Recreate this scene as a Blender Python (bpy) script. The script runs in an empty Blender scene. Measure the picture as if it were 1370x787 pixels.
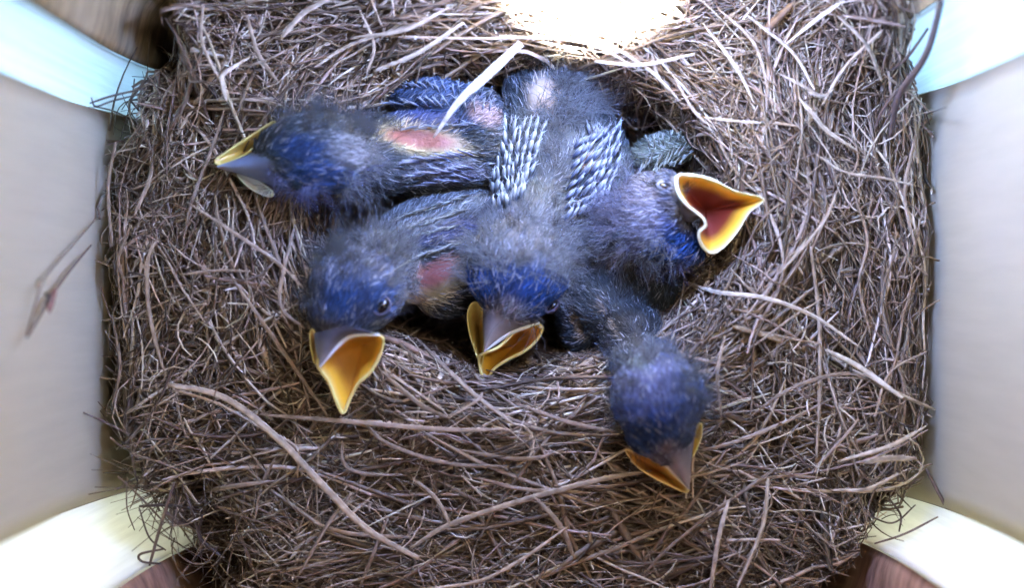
import bpy, math, random
import numpy as np
from mathutils import Vector
from mathutils.bvhtree import BVHTree

S = 0.01                      # everything below is laid out in centimetres
rng = np.random.default_rng(7)
random.seed(7)
CAMZ, F = 17.0, 1522.0

# ---------------------------------------------------------------- camera
sc = bpy.context.scene
cd = bpy.data.cameras.new("camera")
cam = bpy.data.objects.new("camera", cd)
sc.collection.objects.link(cam)
sc.camera = cam
cam.location = (0, 0, CAMZ*S)
cd.sensor_width = 36.0
cd.lens = F/1370*36
cd.clip_start = 0.002
cd.clip_end = 50
cd.dof.use_dof = True
cd.dof.focus_distance = 17.1*S
cd.dof.aperture_fstop = 8.5
sc.render.filter_size = 2.1

# ---------------------------------------------------------------- world and lamps
w = bpy.data.worlds.new("World"); sc.world = w; w.use_nodes = True
bg = w.node_tree.nodes['Background']
bg.inputs[0].default_value = (1.0, 0.86, 0.76, 1)
bg.inputs[1].default_value = 0.11
sc.view_settings.view_transform = 'Standard'
sc.view_settings.look = 'None'
sc.view_settings.exposure = 0.0
sc.view_settings.gamma = 1.0

def lamp(name, kind, loc, target, power, color, size=1.0, **kw):
    d = bpy.data.lights.new(name, kind)
    d.energy = power; d.color = color
    if kind == 'AREA': d.size = size*S
    for k, v in kw.items(): setattr(d, k, v)
    o = bpy.data.objects.new(name, d); sc.collection.objects.link(o)
    o.location = Vector(loc)*S
    o.rotation_euler = (Vector(target)-Vector(loc)).to_track_quat('-Z', 'Y').to_euler()
    return o
# daylight from the open entrance (top of the picture), the roof gap overhead; corner lamps are added to make the thin strips glow
lamp('entrance_light', 'AREA', (1.6, 4.9, 5.6), (1.2, 2.2, 0), 0.37, (0.29, 0.43, 1.0), 2.2)
lamp('entrance_beam', 'SPOT', (1.2, 3.6, 9.0), (1.12, 5.05, 0.3), 420, (0.88, 0.93, 1.0), spot_size=math.radians(19), spot_blend=0.65, shadow_soft_size=0.3*S)
lamp('roof_light', 'AREA', (3.0, 3.4, 14.0), (0, 0, 0), 0.062, (1.0, 0.83, 0.66), 2.0)
lamp('corner_fill_light', 'AREA', (-9, 5.6, 4), (-5.5, 3.0, 1), 2.3, (0.27, 0.55, 1.0), 5)
lamp('corner_fill_light', 'AREA', (9, 5.8, 4), (5.7, 3.2, 1), 2.3, (0.26, 0.53, 1.0), 5)
lamp('corner_fill_light', 'AREA', (-9, -6.6, 3), (-5.6, -3.5, 0), 0.27, (1.0, 1.0, 0.82), 5)
lamp('corner_fill_light', 'AREA', (9, -6.6, 3), (5.7, -3.4, 0), 0.27, (1.0, 1.0, 0.82), 5)

# ---------------------------------------------------------------- helpers
def P(u, v, z):
    "photo position (1370 wide) at height z -> cm"
    z = z+ZADD
    k = (CAMZ-z)/F
    return np.array([(u-685)*k, (393.5-v)*k, z])
ZADD = 0.0

BASE = {}
def empty(name, loc, label, cat, group=None):
    o = bpy.data.objects.new(name, None); sc.collection.objects.link(o)
    o.location = Vector(loc)*S; o.empty_display_size = 0.01
    o['label'] = label; o['category'] = cat
    if group: o['group'] = group
    BASE[o] = np.array(loc, float)
    return o

def mesh(name, V, Fc, mat, parent=None, col=None, smooth=True, base=None, label=None, tint=None):
    "V in cm (world); one mesh object"
    V = np.asarray(V, float)
    if parent is not None: b = BASE[parent]
    elif base is not None: b = np.array(base, float)
    else: b = V.mean(axis=0)
    me = bpy.data.meshes.new(name)
    Fc = np.asarray(Fc) if not isinstance(Fc, list) else Fc
    if isinstance(Fc, np.ndarray):
        nF, k = Fc.shape
        me.vertices.add(len(V)); me.vertices.foreach_set('co', ((V-b)*S).astype(np.float32).ravel())
        me.loops.add(nF*k); me.loops.foreach_set('vertex_index', Fc.astype(np.int32).ravel())
        me.polygons.add(nF); me.polygons.foreach_set('loop_start', np.arange(0, nF*k, k, dtype=np.int32))
        me.update(calc_edges=True)
    else:
        me.from_pydata(((V-b)*S).tolist(), [], Fc); me.update()
    me.polygons.foreach_set('use_smooth', np.full(len(me.polygons), smooth))
    if col is not None:
        c = np.ones((len(V), 4), np.float32); c[:, :3] = col
        a = me.attributes.new('Col', 'FLOAT_COLOR', 'POINT'); a.data.foreach_set('color', c.ravel())
    me.validate(); me.update()
    me.materials.append(mat)
    o = bpy.data.objects.new(name, me); sc.collection.objects.link(o)
    if parent is not None:
        o.parent = parent; BASE[o] = b
    else:
        o.location = Vector(b)*S; BASE[o] = b
    if label: o['label'] = label
    return o

def nrm(a):
    return a/np.maximum(np.linalg.norm(a, axis=-1, keepdims=True), 1e-9)

def tubes(pts, rad, sides=4, flat=1.0, roll=None, ref=(0, 0, 1.0)):
    "pts (n,K,3), rad (n,K) -> V, F for n tapered tubes"
    n, K, _ = pts.shape
    t = np.gradient(pts, axis=1); t = nrm(t)
    rf = np.broadcast_to(np.asarray(ref, float), t.shape) if np.ndim(ref) == 1 else ref[:, None, :]*np.ones((1, K, 1))
    s = np.cross(t, rf); bad = np.linalg.norm(s, axis=-1) < 1e-3
    s[bad] = np.cross(t[bad], np.array([1.0, 0, 0])); s = nrm(s)
    m = np.cross(s, t)
    if roll is None: roll = np.zeros(n)
    ang = np.linspace(0, 2*np.pi, sides, endpoint=False)
    fl = np.broadcast_to(np.asarray(flat, float), (n,))
    V = np.zeros((n, K, sides, 3))
    cr, sr = np.cos(roll)[:, None, None], np.sin(roll)[:, None, None]
    s2, m2 = s*cr+m*sr, -s*sr+m*cr
    for j, a in enumerate(ang):
        V[:, :, j] = pts+rad[..., None]*(np.cos(a)*s2+np.sin(a)*fl[:, None, None]*m2)
    idx = np.arange(n*K*sides).reshape(n, K, sides)
    nx = np.roll(idx, -1, axis=2)
    Fq = np.stack([idx[:, :-1], nx[:, :-1], nx[:, 1:], idx[:, 1:]], axis=-1).reshape(-1, 4)
    return V.reshape(-1, 3), Fq

def ribbons(pts, rad, side):
    "pts (n,K,3), side (n,3) -> flat hair-like ribbons"
    n, K, _ = pts.shape
    V = np.stack([pts-rad[..., None]*side[:, None], pts+rad[..., None]*side[:, None]], axis=2)
    idx = np.arange(n*K*2).reshape(n, K, 2)
    Fq = np.stack([idx[:, :-1, 0], idx[:, :-1, 1], idx[:, 1:, 1], idx[:, 1:, 0]], axis=-1).reshape(-1, 4)
    return V.reshape(-1, 3), Fq

def catmull(p, n, closed=False):
    p = np.asarray(p, float); m = len(p)
    if closed: q = np.vstack([p[-1], p, p[0], p[1]]); seg = m
    else: q = np.vstack([2*p[0]-p[1], p, 2*p[-1]-p[-2]]); seg = m-1
    T = np.linspace(0, seg, n, endpoint=not closed); out = []
    for T_ in T:
        i = min(int(T_), seg-1); f = T_-i
        a, b, c, d = q[i], q[i+1], q[i+2], q[i+3]
        out.append(0.5*((2*b)+(c-a)*f+(2*a-5*b+4*c-d)*f*f+(3*b-a-3*c+d)*f**3))
    return np.array(out)

def sstep(a, b, x):
    t = np.clip((x-a)/(b-a), 0, 1); return t*t*(3-2*t)

# ---------------------------------------------------------------- materials
def newmat(name):
    m = bpy.data.materials.new(name); m.use_nodes = True
    nt = m.node_tree; return m, nt, nt.nodes['Principled BSDF'], nt.nodes, nt.links

def m_attr(name, rough=0.7, spec=0.3, noise=None, bump=0.0, bscale=400, sss=0.0, alpha=None, coat=0.0, transl=0.0):
    m, nt, b, N, L = newmat(name)
    a = N.new('ShaderNodeAttribute'); a.attribute_name = 'Col'
    out = a.outputs['Color']
    if noise:
        sc_, amt = noise
        n = N.new('ShaderNodeTexNoise'); n.inputs['Scale'].default_value = sc_; n.inputs['Detail'].default_value = 4
        co = N.new('ShaderNodeTexCoord'); L.new(co.outputs['Object'], n.inputs['Vector'])
        r = N.new('ShaderNodeMapRange'); r.inputs[1].default_value = .3; r.inputs[2].default_value = .7
        r.inputs[3].default_value = 1-amt; r.inputs[4].default_value = 1+amt; L.new(n.outputs['Fac'], r.inputs[0])
        mx = N.new('ShaderNodeVectorMath'); mx.operation = 'SCALE'
        L.new(out, mx.inputs[0]); L.new(r.outputs[0], mx.inputs['Scale']); out = mx.outputs[0]
    L.new(out, b.inputs['Base Color'])
    b.inputs['Roughness'].default_value = rough
    b.inputs['Specular IOR Level'].default_value = spec
    b.inputs['Coat Weight'].default_value = coat
    if sss:
        b.inputs['Subsurface Weight'].default_value = sss
        b.inputs['Subsurface Radius'].default_value = (1.0, .5, .25); b.inputs['Subsurface Scale'].default_value = 0.001
    if bump:
        n = N.new('ShaderNodeTexNoise'); n.inputs['Scale'].default_value = bscale; n.inputs['Detail'].default_value = 3
        co = N.new('ShaderNodeTexCoord'); L.new(co.outputs['Object'], n.inputs['Vector'])
        bp = N.new('ShaderNodeBump'); bp.inputs['Strength'].default_value = bump; bp.inputs['Distance'].default_value = 0.0003
        L.new(n.outputs['Fac'], bp.inputs['Height']); L.new(bp.outputs[0], b.inputs['Normal'])
    if alpha is not None: b.inputs['Alpha'].default_value = alpha
    if transl:
        tr = N.new('ShaderNodeBsdfTranslucent'); L.new(out, tr.inputs['Color'])
        mxs = N.new('ShaderNodeMixShader'); mxs.inputs[0].default_value = transl
        L.new(b.outputs[0], mxs.inputs[1]); L.new(tr.outputs[0], mxs.inputs[2])
        L.new(mxs.outputs[0], N['Material Output'].inputs[0])
    return m

M_STRAW = m_attr('dry_straw', rough=0.52, spec=0.42, noise=(900, 0.3), bump=0.5, bscale=1500)
M_BED = m_attr('nest_bed_shade', rough=0.95, spec=0.1, noise=(500, 0.5), bump=1.0, bscale=700)
M_SKIN = m_attr('nestling_skin', rough=0.6, spec=0.3, noise=(350, 0.22), bump=0.8, bscale=1200, sss=0.15)
M_PIN = m_attr('pin_feather', rough=0.38, spec=0.6)
M_BARB = m_attr('feather_barb', rough=0.6, spec=0.3)
M_DOWN = m_attr('down', rough=0.9, spec=0.1, alpha=0.42, transl=0.35)
M_GAPE = m_attr('gape', rough=0.42, spec=0.45, sss=0.12, noise=(300, 0.15), coat=0.35)
M_BILL = m_attr('bill', rough=0.5, spec=0.4, noise=(500, 0.12), sss=0.1)
M_EYE = m_attr('eye', rough=0.12, spec=0.8)

def m_wall(name, col, transl, grain_axis, gscale, gamt, rough=0.6, dirt=None, bumps=.35):
    m, nt, b, N, L = newmat(name)
    co = N.new('ShaderNodeTexCoord'); mp = N.new('ShaderNodeMapping')
    mp.inputs['Scale'].default_value = gscale; L.new(co.outputs['Object'], mp.inputs[0])
    n = N.new('ShaderNodeTexNoise'); n.inputs['Scale'].default_value = 1; n.inputs['Detail'].default_value = 6
    n.inputs['Roughness'].default_value = .65; L.new(mp.outputs[0], n.inputs['Vector'])
    cr = N.new('ShaderNodeValToRGB'); L.new(n.outputs['Fac'], cr.inputs[0])
    c = np.array(col)
    cr.color_ramp.elements[0].position = .32; cr.color_ramp.elements[0].color = (*(c*(1-gamt)), 1)
    cr.color_ramp.elements[1].position = .68; cr.color_ramp.elements[1].color = (*np.minimum(c*(1+gamt*.5), .95), 1)
    out = cr.outputs[0]
    if dirt:
        n2 = N.new('ShaderNodeTexNoise'); n2.inputs['Scale'].default_value = 60; n2.inputs['Detail'].default_value = 5
        L.new(co.outputs['Object'], n2.inputs['Vector'])
        r2 = N.new('ShaderNodeMapRange'); r2.inputs[1].default_value = .45; r2.inputs[2].default_value = .75; r2.inputs[4].default_value = dirt[0]
        L.new(n2.outputs['Fac'], r2.inputs[0])
        mx = N.new('ShaderNodeMix'); mx.data_type = 'RGBA'; L.new(r2.outputs[0], mx.inputs[0]); L.new(out, mx.inputs[6])
        mx.inputs[7].default_value = (*dirt[1], 1); out = mx.outputs[2]
    L.new(out, b.inputs['Base Color']); b.inputs['Roughness'].default_value = rough
    b.inputs['Specular IOR Level'].default_value = .25
    bp = N.new('ShaderNodeBump'); bp.inputs['Strength'].default_value = bumps; bp.inputs['Distance'].default_value = .0004
    L.new(n.outputs['Fac'], bp.inputs['Height']); L.new(bp.outputs[0], b.inputs['Normal'])
    if transl:
        tr = N.new('ShaderNodeBsdfTranslucent'); L.new(out, tr.inputs['Color'])
        ms = N.new('ShaderNodeMixShader'); ms.inputs[0].default_value = transl
        L.new(b.outputs[0], ms.inputs[1]); L.new(tr.outputs[0], ms.inputs[2]); L.new(ms.outputs[0], N['Material Output'].inputs[0])
    return m
M_SIDE = m_wall('side_wall_board', (.50, .445, .305), 0, 'y', (30, 500, 60), .07, dirt=(.18, (.56, .48, .38)), bumps=.1)
M_CORNER = m_wall('thin_corner_strip', (.84, .855, .81), .45, 'z', (900, 900, 14), .13)
M_WOOD_TOP = m_wall('rough_wood_top', (.26, .20, .11), 0, 'x', (90, 90, 500), .6, rough=.85, dirt=(.7, (.42, .36, .24)))
M_WOOD = m_wall('rough_wood', (.36, .20, .13), 0, 'x', (120, 120, 420), .6, rough=.8, dirt=(.6, (.48, .36, .22)))

# ---------------------------------------------------------------- nest box (what the picture shows of it)
box = empty('nest_box', (0, 0, -6), 'nest box with pale side walls, white rounded corners and brown wooden ends', 'nest box')
def strip(name, path, mat, zs=(-6, 12), thick=.18, n=24, label=None, flare=0.0):
    "a board following a plan path (x,y), outward thickness"
    p = catmull([(x, y, 0) for x, y in path], n) if len(path) > 2 else np.linspace([*path[0], 0], [*path[1], 0], n)
    t = nrm(np.gradient(p, axis=0)); out = np.stack([t[:, 1], -t[:, 0], 0*t[:, 0]], 1)
    if np.sum(out*p) < 0: out = -out
    Z = np.linspace(zs[0], zs[1], 40)
    V = []
    for layer in (0, thick):
        for z in Z:
            q = p+out*layer; q = q.copy(); q[:, 2] = z
            if flare: q[:, 1] += np.sign(q[:, 1])*flare*max(0, 1.5-z)**1.5*.05 if z > -3.6 else np.sign(q[:, 1])*flare*.575
            V.append(q)
    V = np.array(V); a, b = 2, len(Z)
    idx = np.arange(a*b*n).reshape(2, b, n); Fq = []
    for L_ in (0, 1):
        i = idx[L_]; Fq.append(np.stack([i[:-1, :-1], i[:-1, 1:], i[1:, 1:], i[1:, :-1]], -1).reshape(-1, 4))
    for e in (0, -1):
        Fq.append(np.stack([idx[0, :-1, e], idx[0, 1:, e], idx[1, 1:, e], idx[1, :-1, e]], -1))
        Fq.append(np.stack([idx[0, e, :-1], idx[0, e, 1:], idx[1, e, 1:], idx[1, e, :-1]], -1))
    return mesh(name, V.reshape(-1, 3), np.vstack(Fq), mat, box, label=label)
FL = .7
strip('side_wall', [(-6.15, -3.0), (-6.15, 2.68)], M_SIDE, flare=FL)
strip('side_wall', [(6.3, -3.08), (6.3, 2.98)], M_SIDE, flare=FL)
strip('corner_panel', [(-6.17, 2.70), (-6.07, 3.05), (-5.62, 3.38)], M_CORNER, label='white rounded corner at the upper left, lit blue', flare=FL)
strip('corner_panel', [(6.32, 3.0), (6.2, 3.4), (5.6, 3.84)], M_CORNER, label='white rounded corner at the upper right, lit blue', flare=FL)
strip('corner_panel', [(-6.17, -3.02), (-5.98, -3.5), (-5.32, -3.94)], M_CORNER, label='cream rounded corner at the lower left', flare=FL)
strip('corner_panel', [(6.32, -3.1), (6.14, -3.45), (5.5, -3.76)], M_CORNER, label='cream rounded corner at the lower right', flare=FL)
strip('end_wall', [(-5.6, 3.40), (-5.0, 4.5), (-2, 5.15), (2, 5.15), (5.1, 5.0), (5.58, 3.87)], M_WOOD_TOP, n=60, flare=FL)
strip('end_wall', [(-5.3, -3.97), (-4.7, -4.75), (-2, -5.2), (2, -5.2), (4.9, -4.75), (5.48, -3.78)], M_WOOD, n=60, flare=FL)
mesh('floor_board', [(-6.6, -5.6, -6.1), (6.7, -5.6, -6.1), (6.7, 5.6, -6.1), (-6.6, 5.6, -6.1), (-6.6, -5.6, -6.4), (6.7, -5.6, -6.4), (6.7, 5.6, -6.4), (-6.6, 5.6, -6.4)],
     [(0, 1, 2, 3), (7, 6, 5, 4), (0, 4, 5, 1), (1, 5, 6, 2), (2, 6, 7, 3), (3, 7, 4, 0)], M_WOOD, box, smooth=False)

# ---------------------------------------------------------------- nest surface
POLY = np.array([(-6.1, -3.2), (-5.3, -3.95), (-4.7, -4.7), (-2, -5.1), (2, -5.1), (4.9, -4.7), (5.5, -3.8), (6.2, -3.3), (6.25, 3.0),
                 (5.75, 3.85), (5.2, 4.8), (2, 5.05), (-2, 5.05), (-5.0, 4.5), (-5.6, 3.5), (-6.1, 2.8)])
def inside(x, y, m=0.0):
    d = np.full(np.shape(x), 1e9)
    for i in range(len(POLY)):
        a, b = POLY[i], POLY[(i+1) % len(POLY)]
        t = (b-a)/np.linalg.norm(b-a)
        d = np.minimum(d, t[0]*(np.asarray(y)-a[1])-t[1]*(np.asarray(x)-a[0]))
    return d
CORN = [((-6.15, -3.3), (-5.3, -4.3), 3.6, 1.25), ((6.5, -3.3), (5.7, -4.3), 2.6, .9), ((-6.2, 3.0), (-5.5, 3.9), 2.2, .75), ((6.4, 3.1), (6.0, 3.6), 1.6, .45)]
def cupq(x, y):
    return np.sqrt(((x-.05)/3.15)**2+((y-1.15)/2.3)**2)
def H(x, y):
    x = np.asarray(x, float); y = np.asarray(y, float)
    q = cupq(x, y)
    h = .2+.25*np.exp(-((q-1.25)/.25)**2)-4.0*(1-sstep(.78, 1.04, q))
    h = h+.16*np.sin(1.7*x+.8*y)*np.cos(1.3*y-.6*x)+.10*np.sin(3.9*x+1)*np.sin(3.3*y+2.2)
    h = h+.35*sstep(3.2, 4.8, y)
    for a, b, dr, wd in CORN:
        a = np.array(a); b = np.array(b); t = b-a; L2 = t@t
        s = np.clip(((x-a[0])*t[0]+(y-a[1])*t[1])/L2, 0, 1); wv = 1+.3*np.sin(5.1*x+1.3*y)+.2*np.sin(9.7*y-3*x)
        d = np.hypot(x-a[0]-s*t[0], y-a[1]-s*t[1])
        h = h-dr*(1-sstep(0.15, wd, d*wv))
    h = h+.8*np.exp(-((x+4.9)**2+(y-4.0)**2)/.45)+1.5*np.exp(-((x-5.7)**2+(y-4.4)**2)/.75)
    for ex, ey in ((-2.5, -1.2), (0, -1.15), (3.1, 1.25), (-4.1, 2.1)): h = h-.45*np.exp(-((x-ex)**2+(y-ey)**2)/.3)
    return h-.25*(1-sstep(0, .5, inside(x, y)))
def on_nest(u, v, off=0.1):
    z = 0.
    for _ in range(12):
        p = P(u, v, z); z = .5*z+.5*(float(H(p[0], p[1]))+off)
    return P(u, v, z)

nest = empty('nest', (0, 0, -5.5), 'woven cup nest of dry brown grass and pine straw holding five nestlings', 'nest')
# bed under the straws, coloured dark to stand for shade in the gaps
gx, gy = np.meshgrid(np.linspace(-6.1, 6.25, 150), np.linspace(-5.1, 5.05, 130))
ok = inside(gx, gy) > -.02
gz = H(gx, gy)-.5+rng.normal(0, .05, gx.shape)
idx = np.arange(gx.size).reshape(gx.shape)
q4 = np.stack([idx[:-1, :-1], idx[:-1, 1:], idx[1:, 1:], idx[1:, :-1]], -1).reshape(-1, 4)
okf = ok.ravel()[q4].all(axis=1)
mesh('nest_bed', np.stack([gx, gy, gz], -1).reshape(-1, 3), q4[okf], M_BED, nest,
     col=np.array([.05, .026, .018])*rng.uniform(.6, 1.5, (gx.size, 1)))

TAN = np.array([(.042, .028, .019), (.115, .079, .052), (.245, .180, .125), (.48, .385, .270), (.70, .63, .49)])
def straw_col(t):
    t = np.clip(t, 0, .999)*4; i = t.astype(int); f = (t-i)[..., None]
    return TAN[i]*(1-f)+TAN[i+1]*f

def straw_field(n, Lr, rr, offr, tintf, K=8, follow=.65, zone=None, seed=1, flat=(.35, 1.0), curl=0.0):
    r = np.random.default_rng(seed)
    x = r.uniform(-6.2, 6.3, n); y = r.uniform(-5.1, 5.1, n)
    q = cupq(x, y)
    keep = inside(x, y) > .03
    if zone is not None: keep &= zone(x, y)
    x, y, q = x[keep], y[keep], q[keep]; n = len(x)
    tang = np.arctan2((y-1.15)/2.3**2, (x-.05)/3.15**2)+np.pi/2
    th = r.uniform(0, np.pi, n)
    cupm = (q < 1.3) & (r.random(n) < .75)
    th = np.where(cupm, tang+r.normal(0, .38, n), th)
    right = (x > 3.2) & (~cupm) & (r.random(n) < .6); th = np.where(right, np.pi/2+.15+r.normal(0, .5, n), th)
    bot = (y < -1.2) & (np.abs(x) < 4.5) & (~cupm) & (r.random(n) < .6); th = np.where(bot, r.normal(-.1, .5, n), th)
    top = (y > 3.4) & (r.random(n) < .5) & (~cupm); th = np.where(top, r.normal(.25, .6, n), th)
    L = r.uniform(*Lr, n)*np.where(q < 1.25, .8, 1)
    kap = r.normal(0, .16, n)+np.where(cupm, .28, 0)+r.normal(0, 1, n)*curl*np.where(r.random(n) < .4, 2.2, .5)
    s = (np.linspace(-.5, .5, K)[None]*L[:, None])
    a = th[:, None]+kap[:, None]*s
    dx, dy = np.cos(a), np.sin(a); ds = (L/(K-1))[:, None]
    px = x[:, None]+np.cumsum(dx*ds, 1)-(dx*ds).sum(1, keepdims=True)/2
    py = y[:, None]+np.cumsum(dy*ds, 1)-(dy*ds).sum(1, keepdims=True)/2
    ph = r.uniform(0, 6.28, (n, 1)); am = r.uniform(0, .035, (n, 1))
    px = px+am*np.sin(s*4+ph); py = py+am*np.cos(s*3.1+ph)
    ins = inside(px, py).min(axis=1) > 0.0
    hz = H(px, py)
    lin = hz[:, :1]+(hz[:, -1:]-hz[:, :1])*np.linspace(0, 1, K)[None]
    pz = hz*follow+np.maximum(lin, hz-.1)*(1-follow)+r.uniform(*offr, n)[:, None]+r.normal(0, .16, n)[:, None]*np.linspace(-1, 1, K)[None]
    pts = np.stack([px, py, pz], -1)
    rad = r.uniform(*rr, n)[:, None]*(1-.55*np.abs(np.linspace(-1, 1, K))[None]**3)
    tn = tintf(r, n)
    fl = r.uniform(*flat, n); roll = r.uniform(-.7, .7, n)
    return pts[ins], rad[ins], tn[ins], fl[ins], roll[ins]

VV, FF, CC = [], [], []; off = 0
def acc(pts, rad, tn, fl, roll, jit=.06):
    global off
    V, Fq = tubes(pts, rad, 4, fl, roll)
    n, K, _ = pts.shape
    c = straw_col(tn)*rng.uniform(1-jit, 1+jit, (n, 3))
    c = (c[:, None, None]*rng.uniform(.6, 1.35, (n, 1, 4, 1))*rng.uniform(.88, 1.12, (n, K, 1, 1))).reshape(-1, 3)
    VV.append(V); FF.append(Fq+off); CC.append(c); off += len(V)
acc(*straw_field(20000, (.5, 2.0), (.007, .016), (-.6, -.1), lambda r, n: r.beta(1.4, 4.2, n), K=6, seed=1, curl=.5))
acc(*straw_field(13000, (1.0, 3.4), (.010, .024), (-.45, .12), lambda r, n: r.beta(1.7, 3.2, n), seed=2, curl=.55))
acc(*straw_field(2300, (1.6, 4.5), (.020, .040), (-.3, .18), lambda r, n: r.beta(2.0, 2.8, n), seed=3, K=10))
acc(*straw_field(330, (.8, 2.2), (.05, .085), (-.3, .1), lambda r, n: r.beta(1.5, 3.0, n), seed=6, K=8, flat=(.15, .3)))
acc(*straw_field(3500, (.4, 1.5), (.008, .018), (-.1, .25), lambda r, n: r.beta(2.2, 2.4, n), seed=4, K=7, follow=.3, curl=.9))
# sides of the nest hanging in the cut corners and along the walls, sticking outwards
def hanging(n, seed):
    r = np.random.default_rng(seed)
    i = r.integers(0, len(POLY), n); f = r.random(n)[:, None]
    p = POLY[i]*(1-f)+POLY[(i+1) % len(POLY)]*f
    c = nrm(-p); p = p+c*r.uniform(.05, .5, n)[:, None]
    K = 6; s = np.linspace(-.5, .5, K)
    th = r.uniform(0, 2*np.pi, n); L = r.uniform(.6, 2.2, n)
    d = np.stack([np.cos(th)*.6, np.sin(th)*.6, r.normal(0, .6, n)], -1); d = nrm(d)
    z0 = H(p[:, 0], p[:, 1])+r.uniform(-2.5, .05, n)
    pts = np.stack([p[:, 0], p[:, 1], z0], -1)[:, None]+d[:, None]*(L[:, None]*s)[..., None]
    pts[..., :2] += r.normal(0, .06, (n, 1, 2))*np.sin(s*5)[None, :, None]
    ins = inside(pts[..., 0], pts[..., 1]).min(axis=1) > -.02
    pts[..., 2] = np.minimum(pts[..., 2], H(pts[..., 0], pts[..., 1])+.3)
    return pts[ins], np.full((ins.sum(), K), 1.)*r.uniform(.01, .025, ins.sum())[:, None], r.beta(1.6, 3.4, ins.sum()), r.uniform(.4, 1, ins.sum()), r.uniform(-1, 1, ins.sum())
acc(*hanging(7000, 9))
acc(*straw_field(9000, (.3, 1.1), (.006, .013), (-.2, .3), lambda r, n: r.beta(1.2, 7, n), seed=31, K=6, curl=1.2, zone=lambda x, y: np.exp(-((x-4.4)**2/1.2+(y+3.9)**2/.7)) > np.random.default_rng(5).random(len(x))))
acc(*straw_field(1200, (.05, .16), (.012, .03), (.02, .2), lambda r, n: r.beta(4, 2, n), seed=32, K=3, flat=(.2, .5)))
def ragged(cx, cy, n, seed, dark):
    r = np.random.default_rng(seed); K = 7; s = np.linspace(0, 1, K)
    p = np.stack([cx+r.normal(0, .45, n), cy+r.normal(0, .45, n), r.uniform(-2.2, .35, n)], -1)
    out = nrm(np.array([cx, cy, 0.]))[None]*r.uniform(.1, .9, (n, 1))+r.normal(0, .5, (n, 3)); out = nrm(out)
    L = r.uniform(.5, 1.6, n); pts = p[:, None]+out[:, None]*(L[:, None]*s)[..., None]
    pts = pts+r.normal(0, .25, (n, 1, 3))*(s**2)[None, :, None]
    ins = inside(pts[..., 0], pts[..., 1]).min(axis=1) > 0
    return pts[ins], r.uniform(.008, .020, ins.sum())[:, None]*(1-.5*s)[None], r.beta(1.2, dark, ins.sum()), r.uniform(.5, 1, ins.sum()), r.uniform(-1, 1, ins.sum())
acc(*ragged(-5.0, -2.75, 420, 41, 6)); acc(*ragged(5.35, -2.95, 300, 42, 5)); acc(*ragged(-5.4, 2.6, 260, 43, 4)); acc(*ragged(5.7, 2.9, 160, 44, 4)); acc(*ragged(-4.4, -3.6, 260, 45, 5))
so = mesh('straw', np.vstack(VV), np.vstack(FF), M_STRAW, nest, col=np.vstack(CC), label='tangled mass of fine dry grass and straw')
so['kind'] = 'stuff'

# straws that show largest: one mesh each
def one_straw(pp, wpx, tint, parent=None, name='straw', taper=.5, offs=.22, flat=.6, label=None, cat=None, col=None, zs=None, mat=None, n=26, grp=None):
    if zs is None: p = np.array([on_nest(u, v, offs) for u, v in pp])
    else: p = np.array([P(u, v, z) for (u, v), z in zip(pp, zs)])
    q = catmull(p, n)
    if zs is None and len(pp) > 2: # stiffen
        for _ in range(10): q[1:-1, 2] = (q[:-2, 2]+q[2:, 2])/2
    r0 = wpx/2/89.5
    s = np.linspace(-1, 1, n); rad = r0*(1-(0 if np.ndim(taper) else taper)*np.abs(s)**3)
    if np.ndim(taper): rad = r0*np.interp(np.linspace(0, 1, n), np.linspace(0, 1, len(taper)), taper)
    V, Fq = tubes(q[None], rad[None], 8, flat)
    c = straw_col(np.array([tint]))[0] if col is None else np.array(col)
    cc = (c*rng.uniform(.55, 1.25, (1, 8, 1))*rng.uniform(.82, 1.15, (n, 1, 1))).reshape(-1, 3)
    # ends
    caps = [[*range(7, -1, -1)], [*range((n-1)*8, n*8)]]
    o = mesh(name, V, Fq.tolist()+caps, mat or M_STRAW, parent, col=cc, base=None if parent else q[n//2])
    if label: o['label'] = label
    if cat: o['category'] = cat
    if grp: o['group'] = grp
    return o
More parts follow.
